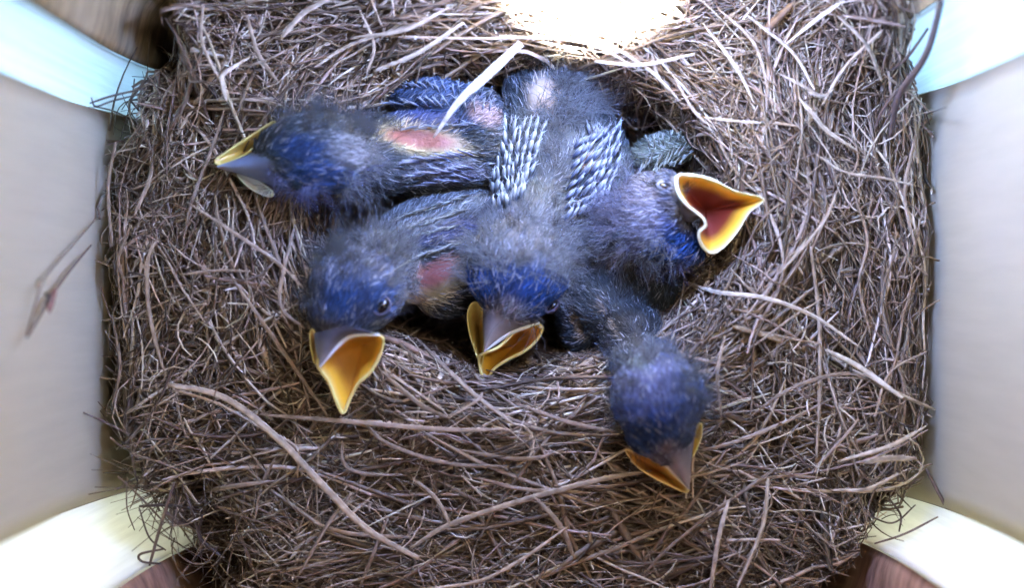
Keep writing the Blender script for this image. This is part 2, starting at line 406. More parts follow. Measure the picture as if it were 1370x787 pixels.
BIG = [([(225,515),(300,532),(370,585),(430,648),(490,708),(560,748)],10,.62), ([(232,522),(290,540),(350,572),(395,600),(398,640)],6,.6),
 ([(345,555),(450,563),(590,575),(682,575)],7,.6), ([(548,735),(600,703),(700,670),(800,643),(872,630)],10,.58),
 ([(212,318),(198,345),(198,400),(206,450),(222,505)],6,.68), ([(545,440),(600,498),(645,536),(690,570)],7,.55),
 ([(905,372),(960,390),(1030,400),(1090,425),(1152,466)],6,.8), ([(1105,468),(1150,492),(1208,533)],8,.82),
 ([(1085,330),(1094,420),(1098,500),(1092,620)],8,.55), ([(1240,570),(1190,598),(1120,618)],8,.75),
 ([(1226,614),(1190,614),(1150,620)],10,.72), ([(1205,633),(1160,655),(1112,656)],7,.68),
 ([(1090,205),(1130,230),(1180,238),(1232,250)],5,.8), ([(1040,97),(1070,112),(1098,128),(1118,118)],5,.8),
 ([(1068,130),(1090,155),(1108,176),(1145,200)],6,.85), ([(272,5),(270,55),(295,110)],6,.7), ([(375,52),(405,18),(445,-5)],9,.8),
 ([(335,75),(300,98),(297,110),(303,135)],8,.85), ([(520,48),(640,52),(740,50),(800,62),(852,92)],6,.8),
 ([(795,82),(860,86),(930,72)],6,.85), ([(872,74),(878,98),(895,125)],6,.75), ([(810,56),(870,95),(910,135)],5,.8),
 ([(265,660),(310,652),(372,643)],8,.5), ([(985,790),(1020,705),(1028,640)],7,.6), ([(950,792),(962,720),(975,670)],7,.65),
 ([(560,790),(640,778),(700,748),(760,705)],7,.6), ([(560,575),(640,618),(720,650),(800,680)],8,.5), ([(553,640),(585,670),(603,705)],7,.62),
 ([(458,590),(460,620),(485,634),(545,636)],7,.5), ([(715,665),(750,705),(770,752)],8,.6), ([(942,157),(985,162),(1018,164)],4,.8),
 ([(452,296),(490,276),(522,268)],5,.62), ([(300,145),(285,200),(258,262),(244,330)],5,.5), ([(1010,462),(1060,425),(1100,400)],4,.6),
 ([(600,560),(640,535),(645,525)],6,.6), ([(508,495),(560,540),(600,560)],7,.45), ([(690,540),(760,565),(830,580)],6,.5),
 ([(480,560),(520,595),(600,620),(680,625)],6,.4), ([(300,560),(330,600),(400,690)],5,.45), ([(250,270),(310,310),(370,350),(410,390)],6,.6),
 ([(335,230),(350,290),(372,345),(385,400)],5,.5), ([(395,300),(380,360),(375,410),(408,440)],5,.6), ([(310,372),(350,430),(400,500),(440,560)],6,.55),
 ([(240,368),(290,362),(335,363)],4,.55), ([(175,300),(158,350),(170,380)],5,.5), ([(930,605),(990,590),(1060,560),(1120,530)],6,.5),
 ([(970,450),(960,500),(965,560)],5,.65), ([(1140,250),(1160,320),(1150,380),(1165,450)],6,.5), ([(1040,370),(1100,300),(1120,255)],5,.6),
 ([(1000,560),(1060,520),(1130,500),(1190,520)],6,.5), ([(960,680),(1030,640),(1100,640)],6,.5), ([(1100,480),(1125,560),(1150,640)],5,.55),
 ([(860,770),(900,730),(990,660),(1080,600)],7,.45), ([(760,600),(700,615),(600,600)],6,.5), ([(640,640),(700,655),(790,660)],6,.45),
 ([(420,700),(470,715),(560,720)],6,.5), ([(370,610),(350,650),(340,700)],5,.5), ([(400,770),(440,700),(470,660)],6,.5), ([(480,790),(500,740),(520,690)],5,.5),
 ([(1000,20),(1060,70),(1090,120)],6,.75), ([(940,30),(985,90),(1010,140)],7,.75), ([(960,10),(1010,60),(1030,130)],6,.7), ([(1050,60),(1100,20),(1130,0)],6,.8),
 ([(1120,20),(1160,60),(1180,110)],6,.65), ([(1180,40),(1130,90),(1100,140)],5,.7), ([(200,60),(250,80),(330,85),(400,60)],5,.6), ([(420,90),(470,60),(560,30)],6,.75),
 ([(600,10),(540,40),(470,50)],7,.75), ([(620,30),(560,70),(500,95)],6,.8), ([(480,10),(500,60),(490,100)],5,.7), ([(330,20),(345,70),(372,110)],6,.7),
 ([(180,160),(200,220),(180,290)],6,.5), ([(155,190),(145,250),(150,330)],5,.45), ([(1200,330),(1180,400),(1195,470)],5,.5), ([(1225,180),(1210,260),(1225,330)],6,.45),
 ([(150,420),(160,490),(150,545)],5,.45), ([(1170,560),(1190,500),(1240,470)],5,.55), ([(700,87),(640,110),(620,140)],5,.55), ([(900,100),(930,150),(960,175)],5,.6)]
for pp, wd, tn in BIG: one_straw(pp, wd*rng.uniform(.68, .98), tn*rng.uniform(.82, 1.05), nest, flat=.35, taper=rng.uniform(.35, .85), offs=rng.uniform(.28, .42)+(.16 if tn > .55 else 0))
rb = straw_field(900, (1.8, 4.2), (.026, .042), (.0, .2), lambda r, n: r.beta(3, 2.6, n), seed=21, K=12, zone=lambda x, y: cupq(x, y) > 1.1)
for i in range(min(100-len(BIG)-1, len(rb[0]))):
    V, Fq = tubes(rb[0][i:i+1], rb[1][i:i+1], 6, rb[3][i:i+1], rb[4][i:i+1])
    mesh('straw', V, Fq, M_STRAW, nest, col=straw_col(rb[2][i:i+1])[0]*rng.uniform(.85, 1.15, (len(V), 1)))

# loose pieces that are not woven in
def loose(name, pieces, label, cat, grp=None):
    c = np.mean([P(*pieces[0][0][0], pieces[0][3][0])], axis=0)
    for k, (pp, wd, col, zs, tp) in enumerate(pieces):
        pass
one_straw([(697,58),(652,100),(612,138),(580,184)], 12, .95, None, 'grass_blade', taper=[.75,1,.9,.6,.22], zs=(1.2,1.25,1.1,.75), flat=.25,
          label='broad bleached grass blade slanting onto the back of the upper left nestling', cat='grass blade', col=(.80,.76,.70))
one_straw([(1262,-10),(1240,70),(1202,130),(1192,182)], 9, .2, None, 'twig', taper=.2, zs=(2.2,1.6,1.0,.6), flat=.9,
          label='long dark purplish twig leaning across the blue lit upper right corner', cat='twig', col=(.06,.045,.045))
one_straw([(1239,628),(1260,668),(1272,688),(1290,708)], 5, .2, None, 'twig', taper=.3, zs=(.4,.4,.3,.2), flat=.9,
          label='thin dark twig poking down over the cream lower right corner', cat='twig', col=(.10,.065,.05))
one_straw([(1302,664),(1297,680),(1290,699)], 7, .2, None, 'twig', taper=.2, zs=(.6,.5,.3), flat=.9,
          label='short stubby brown twig end at the lower right wall', cat='twig', col=(.17,.10,.07))
# seed stem caught on the left wall
def zw(u): return 17-5.98*F/(685-u)
t = empty('dried_grass_stem', P(65,405,zw(65)), 'thin dried grass stem with dark seed husk stuck to the left wall', 'grass stem')
t['label'] = 'thin dried grass stem with dark seed husk stuck to the left wall'
for pp, wd, c in [([(133,288),(100,325),(60,372),(47,410),(36,450)],3,(.24,.19,.14)), ([(122,328),(95,360),(72,392),(52,425),(36,452)],4,(.08,.055,.05))]:
    one_straw(pp, wd, .3, t, 'stem', taper=.4, zs=[zw(u) for u, v in pp], col=c)
for pp, wd, c in [([(74,385),(69,400),(66,419)],9,(.20,.10,.08)), ([(60,392),(66,398),(60,406)],6,(.06,.05,.05)), ([(55,372),(52,380),(50,386)],6,(.35,.27,.18))]:
    one_straw(pp, wd, .3, t, 'seed_husk', taper=.8, zs=[zw(u)+.05 for u, v in pp], col=c, n=12)
# thin dark stems crossing the lower left corner strip: parts of the nest edge
for k, (pp, wd, zs) in enumerate([([(158,638),(182,660),(220,700)],3,(.9,.6,.2)), ([(233,646),(216,700),(200,757)],4.5,(.8,.6,.4)), ([(186,678),(230,677),(300,690)],4.5,(.5,.3,0)),
    ([(108,551),(140,565),(205,598)],3,(.7,.5,.2)), ([(148,586),(165,598),(200,600)],3,(.6,.4,.2)), ([(170,640),(170,680),(180,710)],2,(.8,.5,.3)), ([(186,680),(200,720),(222,737)],2.5,(.5,.5,.4)),
    ([(215,755),(190,752),(188,742),(220,735)],3.5,(.5,.5,.5,.4)), ([(175,586),(178,620),(184,645)],3,(.6,.4,.3)), ([(120,138),(150,128),(195,118)],3,(.8,.7,.5)), ([(122,130),(128,142),(150,135),(190,125)],2.5,(.8,.8,.7,.5)),
    ([(1170,728),(1210,715),(1255,692)],3,(.2,.4,.4)), ([(1190,668),(1205,690),(1203,712)],3,(.3,.2,.2)), ([(1160,690),(1195,700),(1225,676)],2.5,(.3,.3,.3)), ([(270,690),(268,720),(300,748)],5,(.4,.2,.2)), ([(240,640),(262,700),(270,745)],3,(.3,.3,.2)),
    ([(1225,95),(1185,140),(1170,175)],4,(.8,.5,.3)), ([(1250,25),(1215,75),(1190,95)],4,(1.2,.9,.6))]):
    one_straw(pp, wd, .1, None, 'loose_stem', taper=.3, zs=zs, col=np.array((.09,.06,.05))*rng.uniform(.7,1.5), flat=.9)
LS = ["thin dark stem sticking out left of the cream lower left corner","dark stem standing steeply across the cream lower left corner","dark level stem crossing the cream lower left corner",
 "fine brown stem reaching out over the left wall from the nest edge","short stem just below the fine one over the left wall","hair thin stem hanging down the cream lower left corner","thin stem curving down beside the steep dark stem",
 "dark curled stem at the foot of the lower left corner","short upright stem above the cream lower left corner","dark straight stem across the blue lit upper left corner","thin hooked stem under the straight one at the upper left corner",
 "slanting dark stem across the cream lower right corner","short bent stem at the top of the cream lower right corner","fine curved stem over the cream lower right corner","thick dark stem at the right end of the lower left corner","thin upright stem crossing the right part of the lower left corner",
 "short dark stem beside the long twig at the upper right corner","dark stem branching left of the long twig at the upper right"]
for o, l in zip([o for o in sc.collection.objects if o.name.startswith('loose_stem')], LS):
    o['label'] = l; o['category'] = 'stem'; o['group'] = 'loose stems poking out of the nest edge'

#BIRDS
# ---------------------------------------------------------------- nestlings
def ico(center, radii, ang=0, tilt=0):
    V = []; Fq = []; nu, nv = 24, 14
    for j in range(nv+1):
        ph = math.pi*j/nv
        for i in range(nu):
            a = 2*math.pi*i/nu
            V.append((math.sin(ph)*math.cos(a), math.sin(ph)*math.sin(a), math.cos(ph)))
    for j in range(nv):
        for i in range(nu):
            Fq.append((j*nu+i, (j+1)*nu+i, (j+1)*nu+(i+1) % nu, j*nu+(i+1) % nu))
    V = np.array(V)*np.array(radii); c, s = math.cos(ang), math.sin(ang)
    R = np.array([[c, -s, 0], [s, c, 0], [0, 0, 1]])
    return V@R.T+np.array(center), Fq

def blob_body(ells, voxel=.055, smooth=9):
    "one continuous surface from overlapping ellipsoids (px specs) -> verts, tris, vertex normals in cm"
    AV, AF, o = [], [], 0
    for (u, v, z, ru, rv, rz, ang) in ells:
        k = (CAMZ-z)/F
        V, Fq = ico(P(u, v, z), (ru*k, rv*k, rz), math.radians(-ang))
        AV.append(V); AF += [tuple(i+o for i in f) for f in Fq]; o += len(V)
    me = bpy.data.meshes.new('tmp'); me.from_pydata(np.vstack(AV).tolist(), [], AF); me.update()
    ob = bpy.data.objects.new('tmp', me); sc.collection.objects.link(ob)
    r = ob.modifiers.new('r', 'REMESH'); r.mode = 'VOXEL'; r.voxel_size = voxel
    s = ob.modifiers.new('s', 'SMOOTH'); s.iterations = smooth; s.factor = .5
    dg = bpy.context.evaluated_depsgraph_get(); ev = ob.evaluated_get(dg); m = ev.to_mesh()
    m.calc_loop_triangles()
    V = np.empty(len(m.vertices)*3); m.vertices.foreach_get('co', V); V = V.reshape(-1, 3)
    T = np.empty(len(m.loop_triangles)*3, np.int32); m.loop_triangles.foreach_get('vertices', T); T = T.reshape(-1, 3)
    ev.to_mesh_clear(); bpy.data.objects.remove(ob); bpy.data.meshes.remove(me)
    n = np.zeros_like(V); fn = np.cross(V[T[:, 1]]-V[T[:, 0]], V[T[:, 2]]-V[T[:, 0]])
    for k in range(3): np.add.at(n, T[:, k], fn)
    return V, T, nrm(n)

def to_px(p):
    k = F/(CAMZ-p[..., 2]); return 685+p[..., 0]*k, 393.5-p[..., 1]*k

BLUE = (.014, .042, .14); SLATE = (.036, .048, .060); GREY = (.11, .12, .14); PALE = (.36, .38, .42); DARK = (.03, .03, .045)
PINK = (.25, .11, .095); YEL = (.46, .40, .22); TANK = (.48, .38, .28); DOWNC = (.24, .255, .27); DOWND = (.115, .125, .135)

class Bird:
    def __init__(s, label, ells, regions, flow, bare=()):
        s.V, s.T, s.N = blob_body(ells)
        b = s.V.mean(axis=0); b[2] = s.V[:, 2].min()
        s.root = empty('nestling', b, label, 'nestling', 'nestlings in the nest')
        s.regions = regions; s.flow = np.array([P(u, v, z) for u, v, z in flow]); s.bare = bare
        c = s.color(s.V)
        s.body = mesh('body', s.V, s.T, M_SKIN, s.root, col=c*.8)
        s.bvh = BVHTree.FromPolygons([tuple(v) for v in s.V], s.T.tolist())
        s.r = np.random.default_rng(len(label))
    def color(s, p):
        u, v = to_px(p); c = np.tile(np.array(SLATE), (len(p), 1)).astype(float)
        for (cu, cv, ra, rb, ang, col, soft) in s.regions:
            a = math.radians(ang); du, dv = u-cu, v-cv
            x = du*math.cos(a)+dv*math.sin(a); y = -du*math.sin(a)+dv*math.cos(a)
            q = np.sqrt((x/ra)**2+(y/rb)**2); w_ = (1-sstep(1-soft, 1+soft*.4, q))[:, None]
            c = c*(1-w_)+np.array(col)*w_
        return c
    def bareness(s, p):
        u, v = to_px(p); m = np.zeros(len(p), bool)
        for (cu, cv, ra, rb, ang) in s.bare:
            a = math.radians(ang); du, dv = u-cu, v-cv
            x = du*math.cos(a)+dv*math.sin(a); y = -du*math.sin(a)+dv*math.cos(a)
            m |= ((x/ra)**2+(y/rb)**2) < s.r.uniform(.7, 1.15, len(p))
        return m
    def sample(s, n, top=-.15):
        A = s.V[s.T]; ar = np.linalg.norm(np.cross(A[:, 1]-A[:, 0], A[:, 2]-A[:, 0]), axis=1)
        nz = s.N[s.T].mean(axis=1)[:, 2]; ar = ar*(nz > top)
        i = s.r.choice(len(s.T), n, p=ar/ar.sum()); a, b = s.r.random(n), s.r.random(n)
        f = a+b > 1; a[f], b[f] = 1-a[f], 1-b[f]; c = 1-a-b
        w_ = np.stack([a, b, c], 1)[..., None]
        return (A[i]*w_).sum(1), nrm((s.N[s.T[i]]*w_).sum(1))
    def dirs(s, p, n, jit=.25):
        "flow: along the spine polyline from beak to tail"
        best = np.full(len(p), 1e9); d = np.zeros_like(p)
        for a, b in zip(s.flow[:-1], s.flow[1:]):
            t = b-a; k = np.clip(((p-a)@t)/(t@t), 0, 1)[:, None]; q = a+k*t
            dd = np.linalg.norm(p-q, axis=1); m = dd < best; best[m] = dd[m]
            tt = nrm(t[None])[0]+.45*nrm(p-q); d[m] = tt[m]
        d = d+s.r.normal(0, jit, d.shape); d = d-(d*n).sum(1, keepdims=True)*n
        return nrm(d)
    def barbs(s, n, L=(.08, .2), rad=.0085, lift=.11, bright=(.4, 2.1)):
        p, nn = s.sample(n); m = ~s.bareness(p); p, nn = p[m], nn[m]
        d = s.dirs(p, nn); n = len(p); L = s.r.uniform(*L, n)[:, None]
        # clumps: lengths follow a slow noise so barbs lie in little wet locks
        ph = np.sin(p[:, 0]*23+p[:, 1]*9)*np.cos(p[:, 1]*27-p[:, 0]*7)
        d = nrm(d+.35*np.cross(nn, d)*np.sin(ph*3)[:, None])
        t = np.linspace(0, 1, 3)[None, :, None]
        pts = p[:, None]+nn[:, None]*.006+d[:, None]*L[:, None]*t+nn[:, None]*(L[:, None]*lift*np.sin(t*np.pi*.6)*s.r.uniform(.3, 1.6, (n, 1, 1)))
        R = s.r.uniform(.6, 1.5, n)[:, None]*rad*np.array([1, .9, .3])[None]
        V, Fq = tubes(pts, R, 3)
        c = s.color(p)*np.exp(s.r.uniform(math.log(bright[0]), math.log(bright[1]), n))[:, None]
        hi = (s.r.random(n) < .08)[:, None]; c = np.where(hi, c*.4+np.array(PALE)*.7, c)
        o = mesh('body_feathers', V, Fq, M_BARB, s.root, col=np.repeat(np.clip(c, 0, .9), 9, axis=0))
    def down(s, tufts, rad=.0034):
        P_, D_, L_, C_ = [], [], [], []
        allp, alln = s.sample(60000, top=-.3); U, Vv = to_px(allp)
        for (cu, cv, ra, rb, cnt, L, lift, (fx, fy), col) in tufts:
            cnt = int(cnt*.55); ra *= 1.15; rb *= 1.1
            w_ = np.exp(-(((U-cu)/ra)**2+((Vv-cv)/rb)**2)); w_ = w_/w_.sum()
            # strands grow in wisps from a few follicles
            nf = max(6, cnt//28); f = s.r.choice(len(allp), nf, p=w_); k = s.r.integers(0, nf, cnt)
            p = allp[f][k]+s.r.normal(0, .035, (cnt, 3)); n = alln[f][k]
            wd = nrm(s.r.normal(0, .55, (nf, 3))+np.array([fx, -fy, 0])*1.1)[k]
            d = nrm(wd+n*lift+s.r.normal(0, .42, (cnt, 3)))
            P_.append(p); D_.append(d); L_.append((s.r.random(cnt)**1.6*.95+.25)*L)
            C_.append(np.array(col)*s.r.uniform(.6, 1.5, (cnt, 1)))
        p, d, L, c = np.vstack(P_), np.vstack(D_), np.concatenate(L_), np.vstack(C_); n = len(p)
        t = np.linspace(0, 1, 5)[None, :, None]
        bend = s.r.normal(0, .5, (n, 1, 3))
        pts = p[:, None]+d[:, None]*L[:, None, None]*t+bend*L[:, None, None]*t*t*.55+.02*np.sin(t*9+s.r.uniform(0, 6, (n, 1, 3)))
        R = s.r.uniform(.7, 1.4, (n, 1))*rad*np.array([1, 1, .9, .7, .3])[None]
        side = nrm(np.cross(d, np.array([0, 0, 1.])+s.r.normal(0, .2, d.shape)))
        V, Fq = ribbons(pts, R, side)
        mesh('down', V, Fq, M_DOWN, s.root, col=np.repeat(c, 10, axis=0))
    def z_at(s, u, v, default=0.):
        o = Vector((0, 0, CAMZ)); t = Vector(P(u, v, -ZADD))-o
        h = s.bvh.ray_cast(o, t.normalized())
        if h[0] is None: return P(u, v, default), np.array([0, 0, 1.])
        return np.array(h[0]), np.array(h[1])
    def quills(s, rows, w_px=5, label=None, default=0., lift=.05, tip=(.52, .60, .62), shaft=(.05, .07, .12)):
        "rows: list of (list of (u,v) roots, direction deg in picture, length px)"
        VV, FF, CC, o = [], [], [], 0
        for (a, b, cnt, ang0, ang1, L) in rows:
            for i in range(cnt):
                f = i/max(1, cnt-1)
                u = a[0]+(b[0]-a[0])*f+s.r.normal(0, 1.0); v = a[1]+(b[1]-a[1])*f+s.r.normal(0, 1.2)
                an = math.radians(ang0+(ang1-ang0)*f+s.r.normal(0, 5)); Lp = L*s.r.uniform(.8, 1.2)
                p0, n0 = s.z_at(u, v, default)
                p1 = P(u+math.cos(an)*Lp, v-math.sin(an)*Lp, p0[2]-ZADD)
                q, n1 = s.z_at(u+math.cos(an)*Lp, v-math.sin(an)*Lp, p0[2]-ZADD)
                p1[2] = max(q[2], p0[2]-.08)+lift
                K = 7; t = np.linspace(0, 1, K)[:, None]
                pts = p0*(1-t)+p1*t; pts[:, 2] += .03+.04*np.sin(t[:, 0]*np.pi)
                r0 = w_px/2/89.5*s.r.uniform(.65, 1.15)
                rad = r0*np.array([.55, .8, .95, 1, .95, .75, .25])
                V, Fq = tubes(pts[None], rad[None], 6, .8)
                cc = np.zeros((K, 3)); g = np.array([0, .05, .2, .45, .8, 1, .9])[:, None]
                cc = np.array(shaft)*(1-g)+np.array(tip)*g*s.r.uniform(.6, 1.15)
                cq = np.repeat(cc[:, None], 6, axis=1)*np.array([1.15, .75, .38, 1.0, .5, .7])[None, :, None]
                VV.append(V); FF.append(Fq+o); CC.append(cq.reshape(-1, 3)); o += len(V)
                # barb fringe at the split tip
                for j in range(4):
                    da = an+s.r.normal(0, .35)
                    L2 = s.r.uniform(.05, .11)
                    pp = np.array([pts[-2], pts[-2]+L2*.6*np.array([math.cos(da), math.sin(da), .2]), pts[-2]+L2*np.array([math.cos(da), math.sin(da), .1])])
                    V, Fq = tubes(pp[None], np.array([[.008, .006, .002]]), 3)
                    VV.append(V); FF.append(Fq+o); CC.append(np.tile(np.array(tip)*s.r.uniform(.5, 1), (9, 1))); o += len(V)
        mesh('wing_feathers', np.vstack(VV), np.vstack(FF), M_PIN, s.root, col=np.vstack(CC), label=label)
    def eye(s, u, v, ru, rv, ang, closed=False, lid=(.05, .05, .08)):
        p, n = s.z_at(u, v, .5)
        k = (CAMZ-p[2])/F
        V, Fq = ico((0, 0, 0), (ru*k, rv*k, .07), math.radians(-ang))
        z = nrm(n[None])[0]; V = V+p
        e = mesh('eye', V, Fq, M_EYE, s.root, col=np.array((.004, .004, .006))*np.ones((len(V), 1)))
        a = np.linspace(0, 2*np.pi, 28, endpoint=False); c_, s_ = math.cos(math.radians(-ang)), math.sin(math.radians(-ang))
        x, y = np.cos(a)*ru*1.15*k, np.sin(a)*rv*1.25*k
        ring = np.stack([x*c_-y*s_, x*s_+y*c_, 0*a+.03], 1)+p
        rr = np.vstack([ring, ring[:2]])
        V, Fq = tubes(rr[None], np.full((1, len(rr)), .022), 6)
        mesh('eyelid', V, Fq, M_SKIN, e, col=np.array(lid)*np.ones((len(V), 1)))

FLANGE = (.80, .68, .26); ORANGE = (.80, .44, .03); DEEP = (.15, .018, .009); WHITEF = (.80, .82, .80)
def gape(bird, rim, throat, depth=.5, lip=.03, lipc=FLANGE, name='lower_mandible', deep=DEEP, mid=ORANGE, outc=(.55, .47, .28), lipfn=None, deepness=1.0, parent=None, dz=0.0):
    "an open mouth: soft lining from the rim down to the throat, swollen flange round it, shell behind"
    n = 64; lip = lip*.68
    rim = [(u, v, z+dz) for u, v, z in rim]; throat = (throat[0], throat[1], throat[2]+dz)
    r3 = catmull([P(*q) for q in rim], n, closed=True); th = P(*throat)
    S_ = np.linspace(0, 1, 12); V, C = [], []
    for s in S_:
        c = r3*(1-s**1.15)+th*s**1.15; c = c.copy(); c[:, 2] = r3[:, 2]*(1-s)+th[2]*s-depth*np.sin(np.pi*min(s, 1)*.5)*.4
        V.append(c)
        k = sstep(.14, .48, np.array(s))*deepness
        col = np.array(FLANGE)*(1-sstep(0, .16, s))+np.array(mid)*sstep(0, .16, s)
        col = col*(1-k)+np.array(deep)*k
        C.append(np.tile(col, (n, 1)))
    for s in (0.0, .1, .25, .45, .7, 1.0):          # outer shell, a little behind the lining
        q = s*.8; c = r3*(1-q**1.15)+th*q**1.15; c = c.copy()
        c[:, 2] = r3[:, 2]*(1-s)+th[2]*s-depth*np.sin(np.pi*s*.5)*.4-.015-.09*min(1, s*4)
        V.append(c); C.append(np.tile(np.array(outc), (n, 1)))
    V = np.array(V); k = len(S_)
    idx = np.arange(V.shape[0]*n).reshape(-1, n); nx = np.roll(idx, -1, axis=1)
    sel = [(i, i+1) for i in range(k-1)]+[(i, i+1) for i in range(k, V.shape[0]-1)]
    Fq = np.vstack([np.stack([idx[a], nx[a], nx[b], idx[b]], -1) for a, b in sel])
    o = mesh(name, V.reshape(-1, 3), Fq, M_GAPE, parent or bird.root, col=np.vstack(C))
    rr = np.vstack([r3, r3[:2]])
    ang = np.linspace(0, 1, len(rr)); rad = np.full(len(rr), lip)
    if lipfn is not None: rad = lip*np.array([lipfn(*to_px(q)) for q in rr])
    V, Fq = tubes(rr[None], rad[None], 10, .8)
    mesh('gape_flange', V, Fq, M_GAPE, o, col=np.array(lipc)*np.ones((len(V), 1)))
    return o
def tent(bird, outline, ridge, name='upper_mandible', col=(.14, .13, .16), tipc=(.30, .27, .27), thick=.05, edge=None):
    "upper bill: arched surface between an outline and its ridge line, closed below"
    n = 40
    a = catmull([P(*q) for q in outline], n); b = catmull([P(*q) for q in ridge], n)
    V, C = [], []
    tt = np.linspace(0, 1, 8)
    return a, b
def bill(bird, left, right, ridge, col=(.13, .13, .17), tipc=(.34, .31, .30), name='upper_mandible', edgec=None, edger=.018, dz=0.0):
    "three rails base->tip; arched cross-section between the rails"
    n = 26; l, m, r = [catmull([P(q[0], q[1], q[2]+dz) for q in x], n) for x in (left, ridge, right)]
    W = np.linspace(-1, 1, 11); V = []
    for i in range(n):
        for w_ in W:
            e = l[i] if w_ < 0 else r[i]; a = abs(w_)
            p = m[i]*(1-a)+e*a; p = p.copy(); p[2] = m[i][2]+(e[2]-m[i][2])*(a**1.8); V.append(p)
        for w_ in W[::-1][1:-1]:
            e = l[i] if w_ < 0 else r[i]; a = abs(w_); p = m[i]*(1-a)+e*a; p = p.copy(); p[2] = e[2]-.03; V.append(p)
    V = np.array(V).reshape(n, -1, 3); K = V.shape[1]
    idx = np.arange(n*K).reshape(n, K); nx = np.roll(idx, -1, axis=1)
    Fq = np.stack([idx[:-1], nx[:-1], nx[1:], idx[1:]], -1).reshape(-1, 4)
    t = np.linspace(0, 1, n)[:, None, None]**2
    C = (np.array(col)*(1-t)+np.array(tipc)*t)*np.ones((1, K, 1))
    o = mesh(name, V.reshape(-1, 3), Fq, M_BILL, bird.root, col=C.reshape(-1, 3))
    if edgec is not None:
        for k_, rail in edgec:
            q = (l, r)[k_]; 
            V, Fq = tubes(q[None], (edger*np.sin(np.linspace(.35, 2.9, n))+.006)[None], 8)
            mesh('gape_flange', V, Fq, M_GAPE, o, col=np.array(rail)*np.ones((len(V), 1)))
    return o

ZADD = 0.1
# --- C: middle nestling, back and both wings up, head towards the bottom
C = Bird('nestling in the middle with silver quilled wings spread, beak split open towards the bottom',
  [(745,235,-.9,100,120,.9,0),(700,210,-.45,46,80,.5,12),(800,245,-.4,46,78,.5,-8),(735,130,-.6,62,60,.6,0),(730,125,-.3,28,30,.3,0),(715,310,-.2,62,70,.6,0),(692,360,.35,68,66,.62,0),(690,385,.35,52,48,.5,0)],
  [(745,230,130,140,0,(.055,.07,.08),.3),(715,320,80,60,0,GREY,.6),(690,395,75,45,0,BLUE,.7),(645,385,28,24,0,(.012,.055,.21),.8),(720,395,34,26,0,(.012,.052,.20),.8),(676,425,30,30,0,(.16,.15,.19),.6),(727,128,22,30,10,TANK,.5),
   (745,215,30,60,0,(.07,.08,.09),.6),(785,215,14,12,0,TANK,.6)],
  [(648,470,.4),(690,350,.5),(745,220,0),(740,100,-.5)], bare=[(727,130,18,24,10)])
C.barbs(9000)
rows = []
for k in range(7):
    t = k/6; a = (659-4*t+8*t*t, 166+100*t); b = (722-18*t-10*t*t, 158+88*t+10)
    rows.append(((a[0], a[1]+14), (b[0], b[1]+10), 8, 97, 72-10*(1-t), 21))
C.quills(rows, 6.2, label='left wing with rows of silver edged quills')
rows = []
for k in range(8):
    t = k/7; a = (768-14*t, 196+100*t); b = (822+8*math.sin(t*3)-22*t, 182+100*t)
    rows.append(((a[0], a[1]), (b[0], b[1]), 7, 48, 62, 20))
rows.append(((790,182),(818,186),5,98,118,16))
C.quills(rows, 6.2, label='right wing with rows of blue and silver quills', tip=(.42,.50,.62), shaft=(.03,.05,.13))
C.down([(770,120,30,30,3400,.62,.7,(.1,-.6),DOWNC),(750,160,34,26,1500,.5,.8,(0,-.4),DOWNC),(700,330,50,36,3000,.5,1.0,(-.1,-.3),DOWNC),(740,350,34,30,1400,.45,.8,(.4,-.1),DOWNC),(640,330,22,30,1000,.4,.6,(-.5,-.3),DOWNC),(745,280,30,30,600,.35,.8,(0,-.3),DOWND),(690,300,24,14,350,.3,.8,(0,-.3),PALE)])
C.eye(739,410,9,4,-42)
gape(C, [(645,505,-.02),(641,480,.1),(650,472,.25),(668,464,.3),(690,443,.3),(706,434,.28),(725,437,.2),(719,454,.1),(702,470,.02),(680,481,-.05),(661,494,-.1),(648,514,-.15)], (690,462,-.35), depth=.3, lip=.034, deepness=.5)
gape(C, [(633,405,.25),(643,409,.2),(648,428,.15),(648,450,.12),(647,475,.1),(643,488,.0),(635,468,.0),(627,440,.05),(626,418,.15)], (640,440,-.2), depth=.2, lip=.018, name='mouth_corner', deepness=.35, mid=(.62,.50,.14))
bill(C, [(646,415,.45),(646,440,.36),(648,469,.3)], [(722,432,.35),(682,446,.36),(648,470,.3)], [(680,400,.75),(662,435,.55),(648,470,.32)], col=(.15,.145,.19), tipc=(.45,.42,.40), edgec=[(1,(.72,.78,.80))], edger=.03)

ZADD = 0.55
# --- A: upper left nestling, beak to the left
A = Bird('upper left nestling facing left with its closed yellow edged beak',
  [(425,205,.25,72,52,.6,0),(390,208,.2,48,42,.4,0),(500,215,-.4,70,44,.5,5),(580,205,-1.0,95,62,.8,0),(590,135,-.7,78,27,.35,12),(585,228,-.6,70,24,.4,2),(640,180,-.9,40,60,.7,0)],
  [(425,205,80,60,0,SLATE,.5),(420,235,60,32,0,(.016,.05,.155),.7),(395,200,40,20,0,(.018,.045,.13),.6),(470,200,40,30,0,(.16,.17,.18),.6),(585,135,90,35,10,(.05,.08,.15),.5),(570,160,60,14,8,(.035,.05,.13),.6),
   (560,188,74,21,10,YEL,.35),(562,186,58,15,8,PINK,.45),(590,230,60,18,0,(.08,.09,.13),.5),(645,155,26,16,20,(.35,.26,.24),.6)],
  [(300,222,.3),(425,205,.4),(520,205,-.2),(680,180,-.8)], bare=[(560,187,64,15,9)])
A.barbs(11000)
A.quills([((545,118),(650,130),13,160,60,13),((530,140),(655,150),13,170,80,14),((560,170),(640,168),7,190,170,18)], 3.2, label='raised wing of short blue grey quills', tip=(.30,.36,.42), shaft=(.03,.05,.12), default=-.6)
